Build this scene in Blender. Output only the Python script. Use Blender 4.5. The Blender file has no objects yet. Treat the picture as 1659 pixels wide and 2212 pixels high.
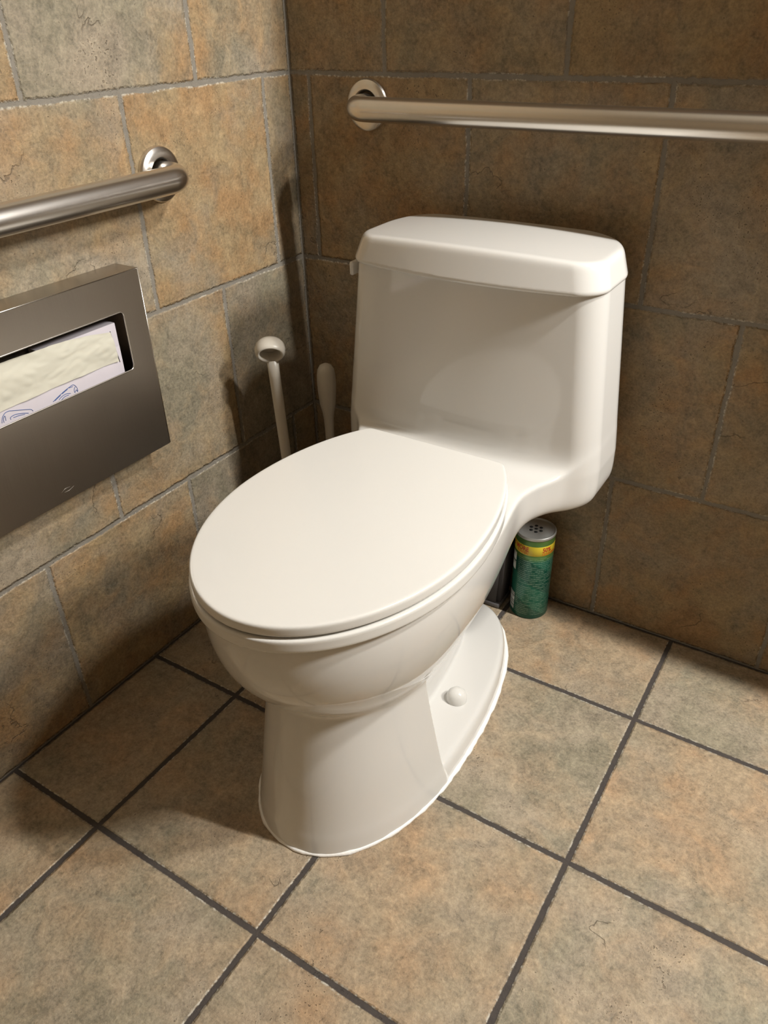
import bpy, bmesh, math, random
import numpy as np
from mathutils import Vector, Matrix
C = bpy.context.scene.collection
S = bpy.context.scene
PI = math.pi

# ------------------------------------------------------------------ camera, world, lights, exposure
YAW, PITCH, ROLL, FPX = 0.5771, -0.5724, -0.0253, 1693.75
CAM = Vector((0.9687, -1.2239, 1.0198))
fwd = Vector((-math.sin(YAW)*math.cos(PITCH), math.cos(YAW)*math.cos(PITCH), math.sin(PITCH)))
rgt = Vector((math.cos(YAW), math.sin(YAW), 0)); upv = rgt.cross(fwd)
r2 = rgt*math.cos(ROLL) + upv*math.sin(ROLL); u2 = upv*math.cos(ROLL) - rgt*math.sin(ROLL)
cam = bpy.data.cameras.new('camera'); co = bpy.data.objects.new('camera', cam); C.objects.link(co)
cam.sensor_fit = 'VERTICAL'; cam.sensor_height = 24; cam.lens = 24*FPX/2212; cam.clip_start = 0.02
M = Matrix((r2, u2, -fwd)).transposed().to_4x4(); M.translation = CAM; co.matrix_world = M
S.camera = co
S.view_settings.view_transform = 'Standard'; S.view_settings.look = 'None'
S.view_settings.gamma = 1; S.view_settings.use_curve_mapping = False
S.view_settings.exposure = 0.08
W = bpy.data.worlds.new('world'); S.world = W; W.use_nodes = True
W.node_tree.nodes['Background'].inputs[0].default_value = (1, .9, .75, 1)
W.node_tree.nodes['Background'].inputs[1].default_value = 0.02

def area(name, loc, target, sx, sy, power, col):
    l = bpy.data.lights.new(name, 'AREA'); l.shape = 'RECTANGLE'; l.size = sx; l.size_y = sy
    l.energy = power; l.color = col
    o = bpy.data.objects.new(name, l); C.objects.link(o); o.location = loc
    o.rotation_euler = (Vector(target)-Vector(loc)).to_track_quat('-Z', 'Y').to_euler()
    return o
area('vanity_light', (1.95, -.117, 1.72), (.1, -.55, .4), .05, .30, 37, (1, .98, .935))
area('ceiling_light', (1.74, -.135, 2.30), (.45, -.5, .2), .07, .16, 30., (1, .98, .935))
area('fill_light', (1.3, -1.9, 2.55), (1.0, -1.0, 0), .6, .6, .6, (1, .90, .76))  # added weak fill behind the camera for ambient light, no known fixture

# ------------------------------------------------------------------ helpers
def tag(o, label=None, cat=None, group=None, kind=None):
    if label: o['label'] = label
    if cat: o['category'] = cat
    if group: o['group'] = group
    if kind: o['kind'] = kind
    return o
def empty(name, loc, label, cat):
    o = bpy.data.objects.new(name, None); C.objects.link(o); o.location = loc
    o.empty_display_size = .05
    bpy.context.view_layer.update()
    return tag(o, label, cat)
def link(name, me, mat, parent=None, smooth=True):
    me.materials.clear()
    for m in (mat if isinstance(mat, (list, tuple)) else [mat]): me.materials.append(m)
    o = bpy.data.objects.new(name, me); C.objects.link(o)
    if parent is not None:
        o.parent = parent
        o.matrix_parent_inverse = Matrix.Translation(world_loc(parent)).inverted()
    if smooth:
        me.polygons.foreach_set('use_smooth', [True]*len(me.polygons))
    return o
def world_loc(o):
    v = Vector((0, 0, 0))
    if o.type == 'EMPTY': v = Vector(o.location)
    return v
def mesh(name, vs, fs):
    me = bpy.data.meshes.new(name); me.from_pydata([tuple(v) for v in vs], [], [tuple(f) for f in fs]); me.update(); return me
def from_bm(name, bm):
    bmesh.ops.recalc_face_normals(bm, faces=bm.faces)
    me = bpy.data.meshes.new(name); bm.to_mesh(me); bm.free(); return me
def box_bm(x0, x1, y0, y1, z0, z1, bev=0, seg=2, bm=None):
    b = bmesh.new()
    bmesh.ops.create_cube(b, size=1)
    for v in b.verts:
        v.co = Vector((x0+(v.co.x+.5)*(x1-x0), y0+(v.co.y+.5)*(y1-y0), z0+(v.co.z+.5)*(z1-z0)))
    if bev: bmesh.ops.bevel(b, geom=b.edges[:], offset=bev, segments=seg, affect='EDGES', profile=.5)
    if bm is None: return b
    me = bpy.data.meshes.new('t'); b.to_mesh(me); b.free(); bm.from_mesh(me); bpy.data.meshes.remove(me); return bm
def lathe(prof, seg=64, loc=(0, 0, 0), axis='Z', cap=True):
    """prof = [(r, h)...]; revolves round an axis through loc"""
    vs = []; fs = []
    for r, h in prof:
        for i in range(seg):
            a = 2*PI*i/seg
            p = (r*math.cos(a), r*math.sin(a), h)
            if axis == 'Y': p = (p[0], -p[2], p[1])
            if axis == 'X': p = (p[2], p[0], p[1])
            vs.append((p[0]+loc[0], p[1]+loc[1], p[2]+loc[2]))
    n = len(prof)
    for j in range(n-1):
        for i in range(seg):
            k = (i+1) % seg
            fs.append((j*seg+i, j*seg+k, (j+1)*seg+k, (j+1)*seg+i))
    if cap:
        fs.append(tuple(range(seg))[::-1]); fs.append(tuple((n-1)*seg+i for i in range(seg)))
    me = mesh('l', vs, fs); bm = bmesh.new(); bm.from_mesh(me); bpy.data.meshes.remove(me)
    return from_bm('lathe', bm)
def tube(pts, rad, seg=32, cap=True, flat=1.0):
    """pts list of Vector, rad scalar or list; parallel-transport frame"""
    pts = [Vector(p) for p in pts]; n = len(pts)
    if not isinstance(rad, (list, tuple)): rad = [rad]*n
    t0 = (pts[1]-pts[0]).normalized()
    ref = Vector((0, 0, 1)) if abs(t0.z) < .9 else Vector((1, 0, 0))
    nrm = t0.cross(ref).normalized(); vs = []; fs = []
    for i, p in enumerate(pts):
        t = (pts[min(i+1, n-1)]-pts[max(i-1, 0)]).normalized()
        nrm = (nrm - t*nrm.dot(t)).normalized(); b = t.cross(nrm)
        for k in range(seg):
            a = 2*PI*k/seg
            vs.append(p + nrm*math.cos(a)*rad[i] + b*math.sin(a)*rad[i]*flat)
    for j in range(n-1):
        for k in range(seg):
            l = (k+1) % seg
            fs.append((j*seg+k, j*seg+l, (j+1)*seg+l, (j+1)*seg+k))
    if cap:
        fs.append(tuple(range(seg))[::-1]); fs.append(tuple((n-1)*seg+k for k in range(seg)))
    me = mesh('t', vs, fs); bm = bmesh.new(); bm.from_mesh(me); bpy.data.meshes.remove(me)
    return from_bm('tube', bm)
def auto_sharp(me, ang=40):
    me.polygons.foreach_set('use_smooth', [True]*len(me.polygons))
    bm = bmesh.new(); bm.from_mesh(me)
    for e in bm.edges:
        if len(e.link_faces) == 2 and e.calc_face_angle(0) > math.radians(ang): e.smooth = False
    bm.to_mesh(me); bm.free(); return me
def add(name, me, mat, parent=None, sharp=None):
    if sharp: auto_sharp(me, sharp); return link(name, me, mat, parent, smooth=False)
    return link(name, me, mat, parent)
def join_me(ms):
    bm = bmesh.new()
    for m in ms: bm.from_mesh(m); bpy.data.meshes.remove(m)
    return from_bm('joined', bm)

# ------------------------------------------------------------------ node helpers / materials
class NT:
    def __init__(s, name):
        s.m = bpy.data.materials.new(name); s.m.use_nodes = True; s.t = s.m.node_tree
        s.b = s.t.nodes['Principled BSDF']
    def n(s, typ, **kw):
        nd = s.t.nodes.new(typ)
        for k, v in kw.items(): setattr(nd, k, v)
        return nd
    def l(s, a, b): s.t.links.new(a, b)
    def math(s, op, a, b=None, c=None, clamp=False):
        nd = s.n('ShaderNodeMath', operation=op); nd.use_clamp = clamp
        for i, v in enumerate((a, b, c)):
            if v is None: continue
            if isinstance(v, (int, float)): nd.inputs[i].default_value = v
            else: s.l(v, nd.inputs[i])
        return nd.outputs[0]
    def mix(s, f, a, b, blend='MIX'):
        nd = s.n('ShaderNodeMix', data_type='RGBA', blend_type=blend)
        for i, v in ((0, f), (6, a), (7, b)):
            if isinstance(v, (int, float)): nd.inputs[i].default_value = v
            elif isinstance(v, tuple): nd.inputs[i].default_value = (*v, 1) if len(v) == 3 else v
            else: s.l(v, nd.inputs[i])
        return nd.outputs[2]
    def noise(s, vec, scale, detail=4, rough=.55, dist=0):
        nd = s.n('ShaderNodeTexNoise'); nd.inputs['Scale'].default_value = scale
        nd.inputs['Detail'].default_value = detail; nd.inputs['Roughness'].default_value = rough
        nd.inputs['Distortion'].default_value = dist
        if vec is not None: s.l(vec, nd.inputs['Vector'])
        return nd.outputs['Fac']
    def ramp(s, v, lo, hi, a=0., b=1., smooth=True):
        nd = s.n('ShaderNodeMapRange', interpolation_type='SMOOTHSTEP' if smooth else 'LINEAR')
        s.l(v, nd.inputs[0]); nd.inputs[1].default_value = lo; nd.inputs[2].default_value = hi
        nd.inputs[3].default_value = a; nd.inputs[4].default_value = b
        return nd.outputs[0]
    def set(s, **kw):
        for k, v in kw.items():
            i = s.b.inputs[k.replace('_', ' ')]
            if isinstance(v, (int, float)): i.default_value = v
            elif isinstance(v, tuple): i.default_value = (*v, 1) if len(v) == 3 else v
            else: s.l(v, i)
        return s
    def bump(s, h, strength=1, dist=.002):
        nd = s.n('ShaderNodeBump'); nd.inputs['Strength'].default_value = strength; nd.inputs['Distance'].default_value = dist
        s.l(h, nd.inputs['Height']); s.l(nd.outputs[0], s.b.inputs['Normal'])

def plain(name, col, rough=.5, metal=0, var=.04, scale=30, bump=0, **kw):
    m = NT(name); tc = m.n('ShaderNodeTexCoord').outputs['Object']
    f = m.noise(tc, scale, 5)
    d = tuple(c*(1-var) for c in col); e = tuple(min(1, c*(1+var)) for c in col)
    m.set(Base_Color=m.mix(f, d, e), Roughness=rough, Metallic=metal, **kw)
    if bump: m.bump(m.noise(tc, scale*4, 4), 1, bump)
    return m.m

def tile_mat(name, grout, ghalf, chip=.8, gain=1.12, jagk=1., o1=(.268, .196, .108), o2=(.275, .168, .080)):
    m = NT(name)
    geo = m.n('ShaderNodeNewGeometry').outputs['Position']
    at = m.n('ShaderNodeAttribute', attribute_name='tint'); sep = m.n('ShaderNodeSeparateColor'); m.l(at.outputs['Color'], sep.inputs[0])
    tint, seed, val = sep.outputs[0], sep.outputs[1], sep.outputs[2]
    off = m.n('ShaderNodeCombineXYZ'); s37 = m.math('MULTIPLY', seed, 37.)
    m.l(s37, off.inputs[0]); m.l(m.math('MULTIPLY', seed, 71.), off.inputs[1]); m.l(s37, off.inputs[2])
    va = m.n('ShaderNodeVectorMath', operation='ADD'); m.l(geo, va.inputs[0]); m.l(off.outputs[0], va.inputs[1]); P = va.outputs[0]
    def uv(nm):
        u = m.n('ShaderNodeUVMap', uv_map=nm); x = m.n('ShaderNodeSeparateXYZ'); m.l(u.outputs[0], x.inputs[0]); return x.outputs[0], x.outputs[1]
    a, b = uv('el'); c, d = uv('er')
    dist = m.math('MINIMUM', m.math('MINIMUM', a, b), m.math('MINIMUM', c, d))
    # irregular pressed edge
    e1 = m.noise(P, 22, 2); e2 = m.noise(P, 160, 3, .6)
    jag = m.math('ADD', m.math('MULTIPLY', m.math('SUBTRACT', e1, .5), .006), m.math('MULTIPLY', m.math('SUBTRACT', e2, .5), .0055))
    dj = m.math('ADD', dist, m.math('MULTIPLY', jag, jagk))
    body = m.ramp(dj, ghalf-.0003, ghalf+.0012)            # 0 grout .. 1 tile
    # colours
    big = m.noise(P, 5.5, 3, .5, .6); mid = m.noise(P, 19, 6, .6, .8); fine = m.noise(P, 230, 4, .7); fleck = m.noise(P, 75, 6, .72)
    og = m.math('ADD', m.math('MULTIPLY', m.math('SUBTRACT', big, .5), 3.0), m.math('MULTIPLY', m.math('SUBTRACT', mid, .5), 1.5))
    og = m.math('ADD', og, tint, clamp=True)
    grey = m.mix(m.ramp(m.noise(P, 9, 4), .35, .65), (.212, .184, .128), (.264, .218, .158))
    orange = m.mix(m.ramp(m.noise(P, 14, 4), .35, .68), o1, o2)
    col = m.mix(og, grey, orange)
    streak = m.noise(P, 48, 7, .68, 1.5)
    br = m.math('ADD', m.math('ADD', m.ramp(mid, .3, .72, .80, 1.15, False), m.math('MULTIPLY', m.math('SUBTRACT', streak, .5), .75)), m.math('MULTIPLY', m.math('SUBTRACT', fine, .5), 1.25))
    br = m.math('ADD', br, m.math('MULTIPLY', m.math('SUBTRACT', fleck, .5), .95))
    br = m.math('MULTIPLY', m.math('MULTIPLY', br, val), gain)
    cb = m.n('ShaderNodeCombineXYZ')
    for i in range(3): m.l(br, cb.inputs[i])
    col = m.mix(1, col, cb.outputs[0], 'MULTIPLY')
    # pits and cracks
    region = m.ramp(m.noise(P, 9, 3), .56, .68)
    pn = m.noise(P, 230, 2, .5); pit = m.math('MULTIPLY', m.ramp(pn, .64, .69), region)
    pit = m.math('MAXIMUM', pit, m.math('MULTIPLY', m.ramp(m.noise(P, 150, 3, .6), .71, .76), .8))
    cn = m.noise(P, 5, 6, .55, .3)
    crack = m.math('MULTIPLY', m.ramp(m.math('ABSOLUTE', m.math('SUBTRACT', cn, .5)), .001, .0045, 1, 0), m.ramp(m.noise(P, 7, 2), .60, .66))
    dk = m.math('MAXIMUM', m.math('MULTIPLY', pit, .62), m.math('MULTIPLY', crack, .5))
    col = m.mix(dk, col, (.075, .055, .038))
    # chipped pale rim of the tile edge
    rim = m.math('MULTIPLY', m.ramp(dj, ghalf+.0012, ghalf+.0036, 1, 0), m.ramp(e2, .46, .60))
    rim = m.math('MULTIPLY', rim, m.ramp(m.noise(P, 7, 1), .36, .52))
    col = m.mix(m.math('MULTIPLY', rim, chip), col, (.52, .48, .40))
    gn = m.noise(geo, 90, 4)
    gcol = m.mix(gn, tuple(g*.8 for g in grout), tuple(g*1.2 for g in grout))
    col = m.mix(body, gcol, col)
    m.set(Base_Color=col, Roughness=m.mix(body, (.85,)*3, m.mix(mid, (.50,)*3, (.68,)*3)))
    m.b.inputs['Specular IOR Level'].default_value = .35
    h = m.ramp(dj, ghalf-.0008, ghalf+.0035)
    h = m.math('ADD', h, m.math('MULTIPLY', mid, 1.0)); h = m.math('ADD', h, m.math('MULTIPLY', fine, .10)); h = m.math('ADD', h, m.math('MULTIPLY', fleck, .60))
    h = m.math('SUBTRACT', h, m.math('MULTIPLY', pit, .45)); h = m.math('SUBTRACT', h, m.math('MULTIPLY', crack, .30))
    m.bump(h, 1, .0026)
    return m.m
MAT = {}
MAT['wall'] = tile_mat('wall_tile', (.215, .193, .160), .0030)
MAT['floor'] = tile_mat('floor_tile', (.060, .050, .044), .0036, chip=1., gain=1.30, jagk=.45, o1=(.268, .204, .132), o2=(.272, .182, .106))
m = NT('porcelain'); tc = m.n('ShaderNodeTexCoord').outputs['Object']
m.set(Base_Color=m.mix(m.noise(tc, 4, 2), (.63, .615, .585), (.65, .635, .605)), Roughness=.10)
m.b.inputs['Coat Weight'].default_value = .35; m.b.inputs['Coat Roughness'].default_value = .04
MAT['china'] = m.m
MAT['seat'] = plain('seat_plastic', (.66, .645, .61), .16, var=.01, scale=5)
MAT['caulk'] = plain('caulk', (.86, .85, .82), .45, var=.05, scale=60, bump=.0006)
def steel(name, col, rough, axis, var=.06, aniso=.6):
    m = NT(name); tc = m.n('ShaderNodeTexCoord').outputs['Object']
    mp = m.n('ShaderNodeMapping'); sc = [900, 900, 900]; sc['XYZ'.index(axis)] = 9
    mp.inputs['Scale'].default_value = sc; m.l(tc, mp.inputs[0])
    f = m.noise(mp.outputs[0], 1, 3); g = m.noise(tc, 7, 3)
    m.set(Base_Color=m.mix(f, tuple(c*(1-var) for c in col), tuple(c*(1+var) for c in col)), Metallic=1.,
          Roughness=m.math('ADD', rough-.06, m.math('ADD', m.math('MULTIPLY', f, .08), m.math('MULTIPLY', g, .05))))
    m.bump(f, .25, .0002)
    return m.m
MAT['bar'] = plain('satin_steel', (.72, .685, .64), .27, 1., var=.03, scale=60)
MAT['panel'] = steel('brushed_steel', (.43, .385, .335), .33, 'Z')
MAT['tinlid'] = plain('tin_lid', (.48, .48, .46), .42, .55)
MAT['inside'] = plain('inner_steel', (.10, .09, .08), .5, .6)
MAT['ivory'] = plain('ivory_plastic', (.60, .56, .49), .34, var=.02)
MAT['dark'] = plain('dark_plastic', (.045, .042, .045), .5, var=.2)
MAT['darkgrey'] = plain('dark_grey_plastic', (.13, .125, .13), .45, var=.15)
MAT['carton'] = plain('carton_card', (.56, .515, .55), .7, var=.03)
MAT['tissue'] = plain('tissue_paper', (.60, .575, .48), .85, var=.05, scale=14)
MAT['blue'] = plain('blue_ink', (.05, .10, .28), .7)
MAT['slit'] = plain('black_slit', (.02, .02, .02), .8)
MAT['etch'] = plain('etched_line', (.50, .46, .42), .5, .8)
MAT['red'] = plain('red_print', (.50, .05, .02), .5)
MAT['orangeprint'] = plain('orange_print', (.62, .17, .02), .5)
MAT['paint'] = plain('ceiling_paint', (.62, .58, .50), .8, var=.02)
MAT['bristle'] = plain('white_bristle', (.7, .7, .68), .7, bump=.002, scale=200)
MAT['rubber'] = plain('black_rubber', (.03, .03, .03), .6)
MAT['whiteprint'] = plain('white_print', (.70, .74, .70), .5)
MAT['glowglass'] = plain('frosted_glass', (.8, .78, .7), .4)

# ------------------------------------------------------------------ tiled surfaces
def tiled(name, tiles, f, mat, kind='structure'):
    """tiles: (a0,a1,b0,b1,a0full,a1full,b0full,b1full,tint,val); f maps (a,b) -> xyz"""
    vs = []; fs = []; el = []; er = []; col = []
    for (a0, a1, b0, b1, A0, A1, B0, B1, tint, val) in tiles:
        k = len(vs)
        sd = random.random()
        for a, b in ((a0, b0), (a1, b0), (a1, b1), (a0, b1)):
            vs.append(f(a, b)); el.append((a-A0, b-B0)); er.append((A1-a, B1-b)); col.append((tint, sd, val, 1))
        fs.append((k, k+1, k+2, k+3))
    me = mesh(name, vs, fs)
    me.uv_layers.new(name='el'); me.uv_layers.new(name='er'); me.color_attributes.new('tint', 'FLOAT_COLOR', 'CORNER')
    order = [l.vertex_index for l in me.loops]
    me.uv_layers['el'].data.foreach_set('uv', [c for k in order for c in el[k]])
    me.uv_layers['er'].data.foreach_set('uv', [c for k in order for c in er[k]])
    me.color_attributes['tint'].data.foreach_set('color', [c for k in order for c in col[k]])
    return tag(link(name, me, mat, smooth=False), kind=kind)
T = .308
random.seed(11)
ZL = [0, .3085, .617, .928, 1.236, 1.544, 1.852, 2.16, 2.468, 2.60]
def rows(a_min, a_max, offs, tints):
    out = []
    for r in range(len(ZL)-1):
        o = offs[r % 2]
        k0 = math.floor((a_min-o)/T)
        k = k0
        while o+k*T < a_max-1e-6:
            A0, A1 = o+k*T, o+(k+1)*T
            a0, a1 = max(A0, a_min), min(A1, a_max)
            mid = ((A0+A1)/2)
            tv = tints.get((r, round((mid-o)/T-.5)))
            if tv is None: tv = (random.uniform(.25, .7), random.uniform(.9, 1.05))
            if a1-a0 > .004:
                out.append((a0, a1, ZL[r], ZL[r+1], max(A0, a_min), min(A1, a_max), ZL[r], ZL[r+1], tv[0], tv[1]))
            k += 1
    return out
RX, RY, H = 2.30, -2.30, 2.60
# left wall: a = y. even rows joints at -.074-.308k, odd rows at -.230-.308k
lt = {(3, -1): (.15, 1.0), (3, -2): (.85, 1.0), (3, -3): (.6, 1.), (2, 0): (.6, .9), (2, -1): (.80, 1.03), (2, -2): (.30, 1.05),
      (1, 0): (.12, .92), (1, -1): (.42, 1.0), (1, -2): (.35, 1.), (1, -3): (.4, 1.), (0, 0): (.4, .9), (0, -1): (.0, .85), (0, -2): (.75, 1.), (0, -3): (.5, .95), (3, 0): (.3, 1.)}
tiled('wall_left', rows(RY, 0, (-.0745, -.2300), lt), lambda a, b: (0, a, b), MAT['wall'])
# back wall: a = x
PX = 1.16
bt = {k: (min(1., a+.18), b*1.0) for k, (a, b) in {(3, 0): (.62, .95), (3, 1): (.66, .95), (3, 2): (.7, .95), (3, -1): (.5, .95), (2, 0): (.68, .95), (2, 1): (.42, .95), (2, 2): (.12, 1.0), (2, -1): (.4, .9),
      (1, 0): (.4, .9), (1, 1): (.35, .95), (1, 2): (.35, .95), (0, 1): (.5, .9), (0, 2): (.62, .9), (0, 0): (.5, .9), (0, 3): (.5, .9)}.items()}
tiled('wall_back', rows(0, RX, (.041, .1945), bt), lambda a, b: (a, 0, b), MAT['wall'])
# added out-of-view tiled bulkhead, shades the back wall and the left corner
PD = -.085
ZB = .75
def above(ts): return [(a0, a1, max(b0, ZB), b1, A0, A1, max(B0, ZB), B1, t, v) for a0, a1, b0, b1, A0, A1, B0, B1, t, v in ts if b1 > ZB+.01]
tiled('light_block_1', above(rows(PD, 0, (-.3, -.2), {})), lambda a, b: (PX, a, b), MAT['wall'])
tiled('light_block_2', [(PX, RX, 0, -PD, PX, RX, 0, -PD, .4, 1.)], lambda a, b: (a, -b, ZB), MAT['wall'])
tiled('light_block_face', above(rows(PX, RX, (.041, .1945), {})), lambda a, b: (a, PD, b), MAT['wall'])
tiled('wall_right', rows(RY, 0, (-.0745, -.2300), {}), lambda a, b: (RX, a, b), MAT['wall'])
tiled('wall_front', rows(0, RX, (.041, .1945), {}), lambda a, b: (a, RY, b), MAT['wall'])
# floor
ft = {(0, 0): (.48, .98), (1, 0): (.62, 1.02), (2, 0): (.20, 1.0), (2, 1): (.68, 1.0), (1, 1): (.22, .97), (1, 2): (.60, .97), (2, 2): (.25, .95),
      (0, -1): (.30, 1.0), (1, -1): (.45, 1.0), (-1, 0): (.4, 1.), (-1, 1): (.5, 1.), (0, 1): (.5, 1.), (-1, -1): (.35, 1.), (3, 1): (.5, .95), (3, 2): (.4, .95), (0, 2): (.4, .95), (2, -1): (.3, 1.)}
fl = []
i = -1
while .1987+i*T < RX:
    j = 2
    while -.8462+(j+1)*T > RY:
        A0, B0 = .1987+i*T, -.8462+j*T
        a0, a1, b0, b1 = max(A0, 0), min(A0+T, RX), max(B0, RY), min(B0+T, 0)
        tv = ft.get((i, j), (random.uniform(.25, .7), random.uniform(.92, 1.05)))
        if a1 > a0 and b1 > b0: fl.append((a0, a1, b0, b1, a0, a1, b0, b1, *tv))
        j -= 1
    i += 1
tiled('floor', fl, lambda a, b: (a, b, 0), MAT['floor'])
tag(link('ceiling', mesh('c', [(0, 0, H), (RX, 0, H), (RX, RY, H), (0, RY, H)], [(0, 3, 2, 1)]), MAT['paint'], smooth=False), kind='structure')

# ------------------------------------------------------------------ implicit surfaces (u = across, d = out from the wall, z = up)
def hermite(xs, ys):
    xs = np.array(xs, float); ys = np.array(ys, float)
    m = np.gradient(ys, xs)
    def f(x):
        x = np.clip(x, xs[0], xs[-1]); i = np.clip(np.searchsorted(xs, x, side='right')-1, 0, len(xs)-2)
        h = xs[i+1]-xs[i]; t = (x-xs[i])/h
        return (2*t**3-3*t**2+1)*ys[i]+(t**3-2*t**2+t)*h*m[i]+(-2*t**3+3*t**2)*ys[i+1]+(t**3-t**2)*h*m[i+1]
    return f
def smin(a, b, k): h = np.maximum(k-np.abs(a-b), 0)/k; return np.minimum(a, b)-h*h*h*k/6
def smax(a, b, k): return -smin(-a, -b, k)
def sell(u, v, a, b, n):
    r = ((np.abs(u)/a)**n+(np.abs(v)/b)**n)**(1/n)+1e-6
    return np.sqrt(u*u+v*v)*(1-1/r) + np.where(r < 1e-3, -np.minimum(a, b), 0)
def rrect(u, v, hu, hv, r):
    qx = np.abs(u)-hu+r; qy = np.abs(v)-hv+r
    return np.minimum(np.maximum(qx, qy), 0)+np.sqrt(np.maximum(qx, 0)**2+np.maximum(qy, 0)**2)-r
def surfnet(F, lo, hi, h, iters=4):
    lo = np.array(lo, float); n = [int(math.ceil((b-a)/h))+1 for a, b in zip(lo, hi)]
    ax = [lo[i]+h*np.arange(n[i]) for i in range(3)]
    G = np.empty(n, np.float32)
    for k in range(0, n[2], 16):
        X, Y, Z = np.meshgrid(ax[0], ax[1], ax[2][k:k+16], indexing='ij'); G[:, :, k:k+16] = F(X, Y, Z)
    s = G < 0
    cs = np.zeros([q-1 for q in n], np.int8)
    for a in (0, 1):
        for b in (0, 1):
            for c in (0, 1): cs += s[a:n[0]-1+a, b:n[1]-1+b, c:n[2]-1+c]
    act = (cs > 0) & (cs < 8); idx = -np.ones(act.shape, np.int64); cells = np.argwhere(act); idx[act] = np.arange(len(cells))
    acc = np.zeros((len(cells), 3)); cnt = np.zeros(len(cells))
    corners = [(a, b, c) for a in (0, 1) for b in (0, 1) for c in (0, 1)]
    for p in corners:
        for axi in range(3):
            if p[axi]: continue
            q = list(p); q[axi] = 1
            g0 = G[cells[:, 0]+p[0], cells[:, 1]+p[1], cells[:, 2]+p[2]]; g1 = G[cells[:, 0]+q[0], cells[:, 1]+q[1], cells[:, 2]+q[2]]
            mk = (g0 < 0) != (g1 < 0); t = np.where(mk, g0/np.where(mk, g0-g1, 1), 0)
            pt = np.array(p, float)[None]+0*acc; pt[:, axi] = t
            acc += pt*mk[:, None]; cnt += mk
    V = lo+h*(cells+acc/cnt[:, None])
    faces = []
    for axi in range(3):
        o1, o2 = [(1, 2), (2, 0), (0, 1)][axi]
        sl0 = [slice(None)]*3; sl1 = [slice(None)]*3; sl0[axi] = slice(0, -1); sl1[axi] = slice(1, None)
        A = s[tuple(sl0)]; B = s[tuple(sl1)]
        e = np.argwhere(A != B); inside = A[e[:, 0], e[:, 1], e[:, 2]]
        ok = (e[:, o1] > 0) & (e[:, o2] > 0) & (e[:, o1] < n[o1]-1) & (e[:, o2] < n[o2]-1); e = e[ok]; inside = inside[ok]
        def gi(d1, d2):
            c = e.copy(); c[:, o1] -= d1; c[:, o2] -= d2; return idx[c[:, 0], c[:, 1], c[:, 2]]
        f = np.stack([gi(1, 1), gi(0, 1), gi(0, 0), gi(1, 0)], 1)
        f[~inside] = f[~inside][:, ::-1]; faces.append(f)
    faces = np.concatenate(faces)
    def grad(P, e=4e-4):
        g = np.stack([F(P[:, 0]+(e if i == 0 else 0), P[:, 1]+(e if i == 1 else 0), P[:, 2]+(e if i == 2 else 0)) -
                      F(P[:, 0]-(e if i == 0 else 0), P[:, 1]-(e if i == 1 else 0), P[:, 2]-(e if i == 2 else 0)) for i in range(3)], 1)/(2*e)
        return g
    for _ in range(iters):
        g = grad(V); val = F(V[:, 0], V[:, 1], V[:, 2]); st = (val/np.maximum((g*g).sum(1), .05))[:, None]*g
        ln = np.linalg.norm(st, axis=1, keepdims=True); V = V-st*np.minimum(1, h*.4/np.maximum(ln, 1e-9))
    N = grad(V, 1.2e-3); N /= np.maximum(np.linalg.norm(N, axis=1, keepdims=True), 1e-9)
    return V, faces, N
CX = .462
def implicit(name, F, lo, hi, h, mat, parent, label=None):
    V, fc, N = surfnet(F, lo, hi, h)
    P = np.stack([V[:, 0]+CX, -V[:, 1], V[:, 2]], 1); N = np.stack([N[:, 0], -N[:, 1], N[:, 2]], 1)
    me = bpy.data.meshes.new(name); me.from_pydata(P.tolist(), [], fc[:, ::-1].tolist()); me.update()
    me.polygons.foreach_set('use_smooth', [True]*len(me.polygons))
    me.normals_split_custom_set_from_vertices(N.tolist())
    o = link(name, me, mat, parent, smooth=False)
    if label: o['label'] = label
    return o

toilet = empty('toilet', (CX, -.42, 0), 'glossy white one-piece toilet with its lid closed, standing on the tile floor in the corner', 'toilet')
# bowl profile by height
zz = [0, .05, .10, .15, .20, .24, .28, .32, .36, .40, .43]
tA = hermite(zz, [.050, .055, .064, .080, .102, .124, .145, .160, .169, .1725, .171])
tF = hermite(zz, [.040, .060, .080, .104, .135, .168, .203, .230, .243, .246, .244])
tB = hermite(zz, [.300, .320, .335, .345, .350, .350, .350, .350, .352, .355, .355])
pA = hermite([0, .02, .06, .12, .18, .26], [.1465, .1440, .1380, .1310, .1250, .1200])
pF = hermite([0, .02, .06, .12, .18, .26], [.2530, .2505, .2440, .2345, .2235, .2080])
TS = .006
dkw = hermite([0, .06, .11, .16, .20, .24, .28, .32, .36, .45], [.165, .176, .178, .182, .183, .178, .160, .147, .138, .12])
def tank2d(u, d, z, grow=0):
    u = u+TS
    w = np.interp(z, [.33, .42, .69], [.226, .2255, .2020])-(4.2+3*(u>0))*np.clip(.115-d, 0, .12)**2
    front = np.interp(z, [.33, .42, .69], [.244, .242, .226])
    v = d+.60*u*u
    hv = (front-.036)/2
    return rrect(u, v-.036-hv, w, hv, .034)
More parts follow.
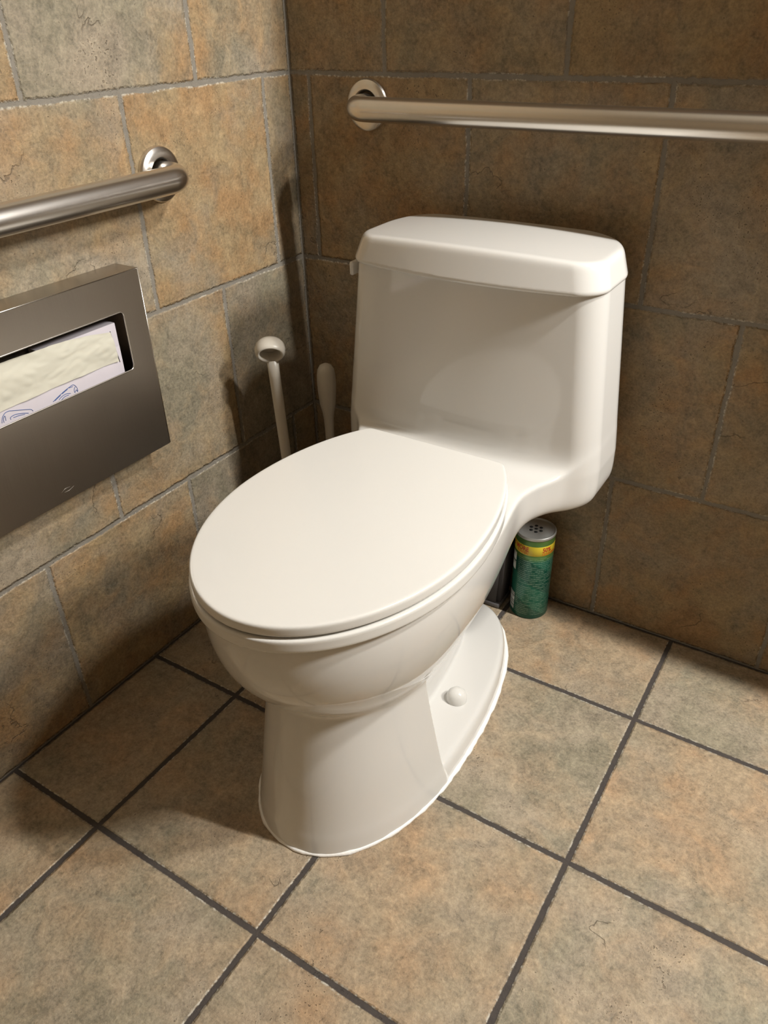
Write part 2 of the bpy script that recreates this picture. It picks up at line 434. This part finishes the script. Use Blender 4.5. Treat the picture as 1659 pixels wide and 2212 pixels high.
def body(u, d, z):
    v = d-.51
    tub = sell(u, v, tA(z), np.where(v > 0, tF(z), tB(z)), 2.05)
    # deck behind the seat, flaring to the width of the tank
    deck = (np.abs(u)-dkw(d))*.88
    deck = smax(smax(deck, d-.45, .03), .012-d, .03)
    deck = smax(deck, (.362-.10*np.clip(d-.2, 0, .3))-z, .045)
    low = smin(tub, deck, .035)
    low = smax(low, z-.4255, .010)
    tank = smax(tank2d(u, d, z), .359-z, .044)
    tank = smax(tank, z-.694, .006)
    up = smin(low, tank, .050)
    # foot with a low flange behind
    v2 = d-.47
    foot = sell(u, v2, np.full_like(z, .1455), np.where(v2 > 0, .252, .362), 2.15)
    ftop = z-(.034-.10*np.maximum(v2, 0)*0)
    foot = smax(foot+np.clip(z, 0, .05)*.25, ftop, .018)
    up = smin(up, foot, .020)
    ped = sell(u, v2, pA(z), np.where(v2 > 0, pF(z), .30), 2.15)
    cut = (.505+.10*z)-d
    ped = smax(smax(ped, cut, .010), z-.262, .002)
    F = smin(up, ped, .012)
    return np.maximum(F, -z)
bd = implicit('bowl_and_tank', body, (-.234, 0, -.004), (.226, .772, .704), .0033, MAT['china'], toilet)
def tlid(u, d, z):
    u = u+TS; z = z-.004
    t = z-.684
    w = .2045-.30*np.clip(t-.006, 0, .05)-(4.2+3*(u>0))*np.clip(.115-d, 0, .12)**2; fr = .236-.34*np.clip(t-.006, 0, .05); v = d+.60*u*u
    hv = (fr-.042)/2
    s = rrect(u, v-.042-hv, w, hv, .038)
    top = z-(.7330-.22*u*u-.15*(d-.12)**2)
    return smax(smax(s, top, .013), .6845-z, .007)
implicit('tank_lid', tlid, (-.225, 0, .680), (.215, .26, .745), .0025, MAT['china'], toilet)
def lidplan(u, d, g=0):
    v = d-.52
    s = sell(u, v, .1765+g, np.where(v > 0, .2465+g, .290+g), 1.97)
    return smax(s, .302-g*.2-d, .010)
implicit('seat_lid', lambda u, d, z: smax(smax(lidplan(u, d), z-(.4650-.02*(u*u+(d-.52)**2)), .007), .4492-z, .004), (-.19, .28, .444), (.19, .775, .468), .0022, MAT['seat'], toilet)
def ringf(u, d, z):
    s = smax(smax(lidplan(u, d, .003), z-.4460, .006), .4275-z, .006)
    return smax(s, -sell(u, d-.53, np.full_like(z, .105), np.full_like(z, .16), 2.0), .006)
implicit('seat', ringf, (-.19, .28, .422), (.19, .78, .450), .0025, MAT['seat'], toilet)
# hinge blocks under the back of the lid
for s in (-1, 1):
    o = add('hinge', from_bm('h', box_bm(CX+s*.075-.018, CX+s*.075+.018, -.325, -.300, .424, .452, .004)), MAT['seat'], toilet)
# caulk bead round the foot
pts = []
random.seed(4)
for k in range(120):
    a = 2*PI*k/120; cu, sv = math.cos(a), math.sin(a); n = 2.15
    bb = .252 if sv > 0 else .362
    r = 1/((abs(cu)/.1455)**n+(abs(sv)/bb)**n)**(1/n)
    r += .0002
    pts.append((CX+r*cu, -(.47+r*sv), .0015))
vs = []; fs = []
sg = 8
for k, p in enumerate(pts):
    q0 = Vector(pts[k-1]); q1 = Vector(pts[(k+1) % 120]); t = (q1-q0).normalized(); nr = Vector((t.y, -t.x, 0))
    if nr.dot(Vector(p)-Vector((CX, -.47, 0))) < 0: nr = -nr
    w = .0046+.0012*math.sin(k*1.7)*math.sin(k*.61)
    for i in range(sg):
        a = 2*PI*i/sg; vs.append(Vector(p)+nr*math.cos(a)*w+Vector((0, 0, math.sin(a)*w*.8)))
for k in range(120):
    for i in range(sg):
        j = (i+1) % sg; k2 = (k+1) % 120; fs.append((k*sg+i, k*sg+j, k2*sg+j, k2*sg+i))
bm = bmesh.new(); mm = mesh('c', vs, fs); bm.from_mesh(mm)
o = add('caulk_bead', from_bm('c', bm), MAT['caulk'], toilet); o['label'] = 'white caulk bead along the floor'
# bolt caps
for s in (1, -1):
    prof = [(.0178, 0), (.0178, .004), (.0172, .010), (.0150, .0165), (.0110, .0210), (.0055, .0236), (.0008, .0242)]
    add('bolt_cap', lathe(prof, 40, (CX+s*.089, -.372, .031)), MAT['seat'], toilet)
# flush lever on the tank's left side
lev = add('flush_lever', join_me([from_bm('a', box_bm(CX-.2250, CX-.2175, -.185, -.120, .657, .679, .0034, 4)),
                                  lathe([(.009, 0), (.009, .012)], 24, (CX-.2195, -.135, .668), 'X')]), MAT['china'], toilet)

# ------------------------------------------------------------------ grab bars
def arc(c, a, b, r, n=12):
    """quarter bend starting along a then b"""
    a = Vector(a); b = Vector(b); c = Vector(c)
    return [c - b*math.cos(t)*r + a*math.sin(t)*r for t in [PI/2*i/n for i in range(n+1)]]
def flange_prof(R):
    return [(R, 0), (R, .004), (R-.0015, .0072), (R-.005, .0095), (R-.010, .0105), (.0245, .0110), (.0225, .0095), (.0205, .006), (.0205, .002)]
def bar(name, out, along, start, length, r, off, label):
    out = Vector(out); along = Vector(along); start = Vector(start)
    o = empty(name, start, label, 'grab bar')
    rb = .034
    p = [start+out*.003] + arc(start+out*(off-rb)+along*rb, out, along, rb) 
    e = start+along*length
    p += arc(e+out*(off-rb)-along*rb, along, -out, rb) + [e+out*.003]
    add('rail', tube(p, r, 48), MAT['bar'], o)
    ax = 'X' if abs(out.x) > .5 else 'Y'
    for q in (start, e):
        add('wall_flange', lathe(flange_prof(.0395), 64, q, ax, cap=False), MAT['bar'], o, 25)
    return o
bar('grab_bar', (0, -1, 0), (1, 0, 0), (.1625, -.0005, .8825), .94, .0185, .057, 'brushed steel grab bar on the dark wall above the toilet tank')
bar('grab_bar', (1, 0, 0), (0, -1, 0), (.0005, -.3350, .8150), 1.00, .0190, .055, 'brushed steel grab bar on the side wall above the seat cover dispenser')

# ------------------------------------------------------------------ seat cover dispenser
def curve_mesh(loops, extrude, bevel=0):
    cu = bpy.data.curves.new('t', 'CURVE'); cu.dimensions = '2D'; cu.fill_mode = 'BOTH'; cu.extrude = extrude; cu.bevel_depth = bevel; cu.bevel_resolution = 2
    for lp in loops:
        sp = cu.splines.new('POLY'); sp.points.add(len(lp)-1); sp.use_cyclic_u = True
        for i, (x, y) in enumerate(lp): sp.points[i].co = (x, y, 0, 1)
    o = bpy.data.objects.new('t', cu); C.objects.link(o)
    dg = bpy.context.evaluated_depsgraph_get(); me = bpy.data.meshes.new_from_object(o.evaluated_get(dg))
    bpy.data.objects.remove(o); bpy.data.curves.remove(cu); return me
def rloop(a0, a1, b0, b1, r, n=6):
    out = []
    for (cx, cy, s) in ((a1-r, b1-r, 0), (a0+r, b1-r, 1), (a0+r, b0+r, 2), (a1-r, b0+r, 3)):
        for i in range(n+1):
            t = PI/2*(s+i/n); out.append((cx+r*math.cos(t), cy+r*math.sin(t)))
    return out
def to_left_wall(me, x):     # local (a=y, b=z, c) -> world (x+c, a, b)
    for v in me.vertices: a, b, c = v.co; v.co = (x+c, a, b)
    bm = bmesh.new(); bm.from_mesh(me); bmesh.ops.remove_doubles(bm, verts=bm.verts, dist=1e-6); bmesh.ops.recalc_face_normals(bm, faces=bm.faces); bm.to_mesh(me); bm.free(); return me
DY0, DY1, DZ0, DZ1, DX = -.846, -.4475, .4235, .7095, .0467
disp = empty('seat_cover_dispenser', (0, -.647, DZ0), 'brushed steel toilet seat cover dispenser mounted on the left wall under the grab bar', 'dispenser')
fp = to_left_wall(curve_mesh([rloop(DY0, DY1, DZ0, DZ1, .0012, 2), rloop(-.795, -.4880, .5680, .6565, .007)], .0006, .0003), DX-.0009)
link('front_panel', fp, MAT['panel'], disp, smooth=False)
bm = bmesh.new()
box_bm(.0006, DX-.002, DY0, DY1, DZ1-.0016, DZ1-.0001, bm=bm); box_bm(.0006, DX-.002, DY0, DY1, DZ0+.0001, DZ0+.0016, bm=bm)
box_bm(.0006, DX-.002, DY0+.0001, DY0+.0016, DZ0+.0016, DZ1-.0016, bm=bm); box_bm(.0006, DX-.002, DY1-.0016, DY1-.0001, DZ0+.0016, DZ1-.0016, bm=bm)
box_bm(.0004, .0016, DY0+.002, DY1-.002, DZ0+.002, DZ1-.002, bm=bm)
link('case', from_bm('c', bm), MAT['panel'], disp, smooth=False)
# rolled lip round the opening
lp = rloop(-.795, -.4880, .5680, .6565, .007)
vs = [(DX-.0004, a, b) for a, b in lp]
tb = tube([Vector(v) for v in vs]+[Vector(vs[0])], .0011, 10, cap=False)
add('opening_lip', tb, MAT['bar'], disp)
def line_tubes(lines, x, r, a=.9):
    ms = []
    for ln in lines: ms.append(tube([Vector((x, y, z)) for y, z in ln], r, 6))
    return join_me(ms)
mk = add('etched_mark', line_tubes([[(-.6607, .4387), (-.6536, .4419), (-.6450, .4411)], [(-.6562, .4367), (-.6481, .4362), (-.6389, .4390)]], DX, .00022), MAT['etch'], disp); mk['label'] = 'small etched maker mark near the bottom edge'
for a, b in (((DX-.0003, DY0+.001, DZ1-.0003), (DX-.0003, DY1-.001, DZ1-.0003)), ((DX-.0003, DY1-.0004, DZ0+.001), (DX-.0003, DY1-.0004, DZ1-.001))):
    add('edge_highlight', tube([Vector(a), Vector(b)], .0009, 12), MAT['bar'], disp)  # paler steel strips standing in for the highlight along the panel edges

pack = empty('seat_cover_pack', (.02, -.65, .4265), 'white card pack of paper toilet seat covers inside the steel dispenser', 'paper pack')
bm = box_bm(.006, .030, -.838, -.4935, .4262, .604, .0012); box_bm(.006, .0299, -.626, -.4937, .55, .6385, .0012, bm=bm)
add('carton', from_bm('c', bm), MAT['carton'], pack, 40)
# sheet of tissue showing through
XT = .0325
top = [(-.80, .640), (-.735, .643), (-.686, .643), (-.629, .642), (-.605, .6415), (-.578, .639), (-.543, .635), (-.507, .628)]
bot = [(-.80, .581), (-.706, .582), (-.594, .584), (-.529, .583), (-.503, .582)]
def interp(tab, y): return float(np.interp(y, [a for a, b in tab], [b for a, b in tab]))
vs = []; fs = []; NA, NB = 120, 26
random.seed(5)
from mathutils import noise as mn
for i in range(NA+1):
    for j in range(NB+1):
        t = j/NB; y = -.80+(.80-.503-.004*t)*i/NA; zb = interp(bot, y); zt = interp(top, y); z = zb+(zt-zb)*t
        if j == NB and y < -.70: z += mn.noise(Vector((y*300, 0, 0)))*.0012
        x = XT + .0022*mn.noise(Vector((y*22, z*60, 1.3))) + .0014*abs(mn.noise(Vector((y*50+z*60, z*90-y*30, 4.))))+.0015*math.sin(t*PI)
        vs.append((x, y, z))
for i in range(NA):
    for j in range(NB):
        a = i*(NB+1)+j; fs.append((a, a+NB+1, a+NB+2, a+1))
n0 = len(vs); vs += [(x-.0006, y, z) for x, y, z in vs]; fs += [tuple(n0+k for k in f[::-1]) for f in fs]
add('paper_sheet', mesh('p', vs, fs), MAT['tissue'], pack)['label'] = 'creased cream tissue sheet'
add('card_slit', line_tubes([[(-.5055, .6285), (-.5030, .6050), (-.4995, .5790)]], .0302, .0006), MAT['slit'], pack)
dr = []
def cv(pts, n=14):
    P = [Vector((a, b, 0)) for a, b in pts]; out = []
    for i in range(len(P)-1):
        p0 = P[max(i-1, 0)]; p1 = P[i]; p2 = P[i+1]; p3 = P[min(i+2, len(P)-1)]
        for k in range(n):
            t = k/n; q = .5*((2*p1)+(-p0+p2)*t+(2*p0-5*p1+4*p2-p3)*t*t+(-p0+3*p1-3*p2+p3)*t**3); out.append((q.x, q.y))
    out.append((P[-1].x, P[-1].y)); return out
# outline points (y, z) on the card's face
BL = (
 [[(-0.70615, 0.56577), (-0.70334, 0.57248), (-0.69764, 0.57716), (-0.69083, 0.57736)], [(-0.69083, 0.57736), (-0.67923, 0.57358), (-0.66745, 0.56954), (-0.66035, 0.56682), (-0.65822, 0.56366)], [(-0.70316, 0.5653), (-0.70228, 0.57061), (-0.69928, 0.5734), (-0.69976, 0.5667)], [(-0.69259, 0.56528), (-0.69204, 0.56832), (-0.68487, 0.56939), (-0.6748, 0.56703), (-0.66543, 0.56333)], [(-0.6884, 0.56637), (-0.6795, 0.56591), (-0.67134, 0.56414)]],
 [[(-0.62507, 0.56397), (-0.61311, 0.56871), (-0.6013, 0.57256), (-0.58963, 0.57549)], [(-0.58963, 0.57549), (-0.58657, 0.57518), (-0.58378, 0.5722)], [(-0.58378, 0.5722), (-0.58208, 0.56791), (-0.5822, 0.56323)], [(-0.58472, 0.57149), (-0.58737, 0.56823), (-0.5875, 0.56357), (-0.58418, 0.56658), (-0.58298, 0.5631)], [(-0.61522, 0.5632), (-0.60915, 0.56609), (-0.60173, 0.567), (-0.5946, 0.56506)], [(-0.61179, 0.56119), (-0.605, 0.56403), (-0.59787, 0.56378)], [(-0.62191, 0.56439), (-0.61082, 0.56845)], [(-0.60814, 0.56951), (-0.59768, 0.57265)], [(-0.59508, 0.57334), (-0.58833, 0.5733)]])
for side in (0, 1):
    lines = [cv(ln, 6) for ln in BL[side]]
    add('printed_drawing', line_tubes(lines, .0301, .00045), MAT['blue'], pack)['label'] = 'blue line drawing printed on the card'

# ------------------------------------------------------------------ plunger with the ring handle, left of the toilet
px_, py_ = .100, -.2110
pl = empty('toilet_plunger', (px_, py_, 0), 'off-white long handle with a round open ring top, between the toilet and the left wall', 'plunger')
add('cup', lathe([(.060, 0), (.062, .006), (.056, .030), (.042, .052), (.022, .066), (.016, .085), (.013, .09)], 48, (px_, py_, .0005)), MAT['rubber'], pl)
hp = [Vector((px_, -.2122-.0233*t, .080+.425*t)) for t in [i/12 for i in range(13)]]
add('handle', tube(hp, [.0086+.0016*i/12 for i in range(13)], 28), MAT['ivory'], pl)
# ring: a short flared collar, tilted so that its mouth faces the room
bm = bmesh.new()
prof = [(.0130, -.0200), (.0205, -.0175), (.0245, -.010), (.0258, .0), (.0245, .0090), (.0220, .0135), (.0195, .0145), (.0178, .012), (.0168, .0), (.0160, -.0120), (.0130, -.0200)]
ring = lathe(prof, 56, (0, 0, 0), 'Z', cap=False)
back = lathe([(.0005, -.0075), (.0165, -.0075), (.0165, -.0095), (.0005, -.0095)], 40, (0, 0, 0), 'Z', cap=True)
Rm = Vector((.56, -.72, -.42)).normalized().to_track_quat('Z', 'Y').to_matrix().to_4x4()
for mshh in (ring, back):
    mshh.transform(Matrix.Translation((px_, -.239, .523)) @ Matrix.Scale(.86, 4, (0, 0, 1)) @ Rm @ Matrix.Scale(1.04, 4, (1, 0, 0)))
add('ring_top', ring, MAT['ivory'], pl)
add('ring_back', back, MAT['ivory'], pl)

# ------------------------------------------------------------------ toilet brush with the paddle handle
bx_, by_ = .100, -.084
br = empty('toilet_brush', (bx_, by_, 0), 'off-white handle with a rounded paddle grip, in the dark corner beside the tank', 'toilet brush')
add('holder', lathe([(.045, 0), (.048, .004), (.044, .10), (.040, .11), (.037, .11), (.040, .10), (.042, .01), (.001, .008)], 40, (bx_, by_, .0005), cap=False), MAT['ivory'], br)
add('brush_head', lathe([(.008, .02), (.030, .03), (.035, .06), (.030, .09), (.008, .10)], 40, (bx_, by_, 0)), MAT['bristle'], br)
zs = [.09, .20, .30, .325, .340, .360, .385, .405, .420, .431, .439, .443]
rs = [.0085, .0085, .0092, .0100, .0118, .0160, .0180, .0188, .0181, .0163, .0118, .0045]
add('handle', tube([Vector((bx_, by_, z)) for z in zs], rs, 32, flat=1.), MAT['ivory'], br)

# ------------------------------------------------------------------ cleanser can
kx, ky, KR, KH = CX+.0820, -.0495, .0368, .1905
can = empty('cleanser_can', (kx, ky, 0), 'green cleanser can with a yellow band and perforated metal top, standing behind the toilet', 'can')
m = NT('green_label'); tcn = m.n('ShaderNodeTexCoord').outputs['Object']
sp = m.n('ShaderNodeSeparateXYZ'); m.l(tcn, sp.inputs[0])
ang = m.math('ARCTAN2', m.math('ADD', sp.outputs[1], -ky), m.math('ADD', sp.outputs[0], -kx)); zc = sp.outputs[2]
cbn = m.n('ShaderNodeCombineXYZ'); m.l(m.math('MULTIPLY', ang, 26.), cbn.inputs[0]); m.l(m.math('MULTIPLY', m.math('FLOOR', m.math('MULTIPLY', zc, 230.)), 7.7), cbn.inputs[1])
dash = m.ramp(m.noise(cbn.outputs[0], 2.2, 2), .42, .50)
rowm = m.ramp(m.math('FRACT', m.math('MULTIPLY', zc, 230.)), .5, .62)
par = m.ramp(m.noise(cbn.outputs[0], .12, 1), .35, .5)
inz = m.math('MULTIPLY', m.ramp(zc, .010, .012), m.ramp(zc, .146, .148, 1, 0))
ina = m.ramp(ang, -2.05, -2.02)
txt = m.math('MULTIPLY', m.math('MULTIPLY', dash, rowm), m.math('MULTIPLY', m.math('MULTIPLY', inz, ina), par))
band = m.ramp(m.math('SINE', m.math('ADD', m.math('MULTIPLY', ang, 1.5), m.math('MULTIPLY', zc, 60.))), -.15, .15)
gcol = m.mix(band, (.004, .075, .048), (.008, .120, .075))
low = m.ramp(zc, .136, .146); gcol = m.mix(m.math('MULTIPLY', low, .55), gcol, (.16, .26, .03))
gcol = m.mix(m.math('MULTIPLY', txt, .36), gcol, (.42, .58, .45))
m.set(Base_Color=gcol, Roughness=.33, Metallic=.25)
MAT['green'] = m.m
MAT['yellow'] = plain('yellow_band', (.64, .50, .035), .4, var=.04)
add('body', lathe([(KR-.001, 0.0005), (KR, .0025), (KR, KH-.006), (KR-.0005, KH-.005)], 72, (kx, ky, 0)), MAT['green'], can, 40)
add('yellow_band', lathe([(KR+.0001, .1520), (KR+.0003, .1522), (KR+.0003, .1728), (KR+.0001, .173)], 72, (kx, ky, 0), cap=False), MAT['yellow'], can)
lid = add('metal_top', lathe([(KR+.0006, KH-.005), (KR+.0011, KH-.003), (KR+.0010, KH+.0010), (KR-.0002, KH+.0016), (KR-.0018, KH+.0012), (KR-.0026, KH-.0008), (KR-.004, KH-.0012), (.0005, KH-.0002)], 72, (kx, ky, 0)), MAT['tinlid'], can)
camdir = math.atan2(CAM.y-ky, CAM.x-kx)
for k in range(7):
    a = camdir + k*PI/3 + .0
    rr = 0 if k == 6 else .0105
    hp_ = add('sprinkle_hole', lathe([(.0033, 0), (.0033, .00035)], 20, (kx+rr*math.cos(a), ky+rr*math.sin(a), KH-.0005)), MAT['slit'], can)
def wrap_text(s, size, ang0, z0, mat, sx=1.):
    cu = bpy.data.curves.new('t', 'FONT'); cu.body = s; cu.size = size; cu.align_x = 'LEFT'; cu.extrude = .0001; cu.resolution_u = 3; cu.offset = size*.022
    o = bpy.data.objects.new('t', cu); C.objects.link(o); dg = bpy.context.evaluated_depsgraph_get()
    me = bpy.data.meshes.new_from_object(o.evaluated_get(dg)); bpy.data.objects.remove(o); bpy.data.curves.remove(cu)
    bm = bmesh.new(); bm.from_mesh(me); bmesh.ops.triangulate(bm, faces=bm.faces)
    bmesh.ops.subdivide_edges(bm, edges=[e for e in bm.edges if e.calc_length() > .003], cuts=2)
    for v in bm.verts:
        a = ang0+v.co.x*sx/KR; R = KR+.0005+v.co.z; v.co = (kx+R*math.cos(a), ky+R*math.sin(a), z0+v.co.y)
    bm.to_mesh(me); bm.free(); return me
c0 = camdir
for s0, sz, aa, z0, mt, sx in (('MORE', .0140, c0-1.06, .1606, 'red', .78), ('50%', .0140, c0+.44, .1606, 'red', .78), ('CLEANING', .0075, c0+.44, .1538, 'orangeprint', .9),
                               ('POWER!', .0075, c0-.95, .1538, 'orangeprint', .9), ('%', .0115, c0-1.34, .1612, 'red', .8)):
    add('lettering', wrap_text(s0, sz, aa, z0, mt, sx), MAT[mt], can, 20)
def patch(a0, a1, z0, z1, R):
    vs = []; fs = []; n = 10
    for i in range(n+1):
        a = a0+(a1-a0)*i/n
        for R_, z in ((R, z0), (R, z1), (R-.0004, z1), (R-.0004, z0)): vs.append((kx+R_*math.cos(a), ky+R_*math.sin(a), z))
    for i in range(n):
        for k in range(4): fs.append((i*4+k, (i+1)*4+k, (i+1)*4+(k+1) % 4, i*4+(k+1) % 4))
    fs += [(0, 1, 2, 3), (n*4+3, n*4+2, n*4+1, n*4)]
    me = mesh('p', vs, fs); bm = bmesh.new(); bm.from_mesh(me); bpy.data.meshes.remove(me); return from_bm('p', bm)
m = NT('barcode'); tcn = m.n('ShaderNodeTexCoord').outputs['Object']; sp = m.n('ShaderNodeSeparateXYZ'); m.l(tcn, sp.inputs[0])
cbn = m.n('ShaderNodeCombineXYZ'); m.l(sp.outputs[2], cbn.inputs[0])
m.set(Base_Color=m.mix(m.ramp(m.noise(cbn.outputs[0], 420, 1), .48, .52), (.60, .62, .60), (.12, .14, .13)), Roughness=.5)
MAT['barcode'] = m.m
add('barcode_label', patch(c0-1.42, c0-.90, .012, .052, KR+.0003), MAT['barcode'], can)
add('pictogram_label', patch(c0-1.42, c0-1.02, .128, .146, KR+.0003), MAT['whiteprint'], can)
add('pictogram_label', patch(c0-1.42, c0-1.02, .106, .125, KR+.0003), MAT['whiteprint'], can)

# ------------------------------------------------------------------ dark container behind the foot of the toilet
dx, dy = CX+.006, -.058
bn = empty('plastic_container', (dx, dy, 0), 'dark grey plastic container standing between the toilet base and the green can', 'container')
bm = bmesh.new()
def frustum(bm, x, y, hx0, hy0, hx1, hy1, z0, z1):
    v = [bm.verts.new((x+sx*hx, y+sy*hy, z)) for z, hx, hy in ((z0, hx0, hy0), (z1, hx1, hy1)) for sx, sy in ((-1, -1), (1, -1), (1, 1), (-1, 1))]
    for q in ((3, 2, 1, 0), (4, 5, 6, 7), (0, 1, 5, 4), (1, 2, 6, 5), (2, 3, 7, 6), (3, 0, 4, 7)): bm.faces.new([v[i] for i in q])
frustum(bm, dx, dy, .026, .026, .036, .034, .006, .17)
bmesh.ops.bevel(bm, geom=bm.edges[:], offset=.007, segments=3, affect='EDGES')
add('body', from_bm('b', bm), MAT['dark'], bn)
add('base_rim', from_bm('b', box_bm(dx-.028, dx+.028, dy-.028, dy+.028, .0005, .012, .003)), MAT['darkgrey'], bn)
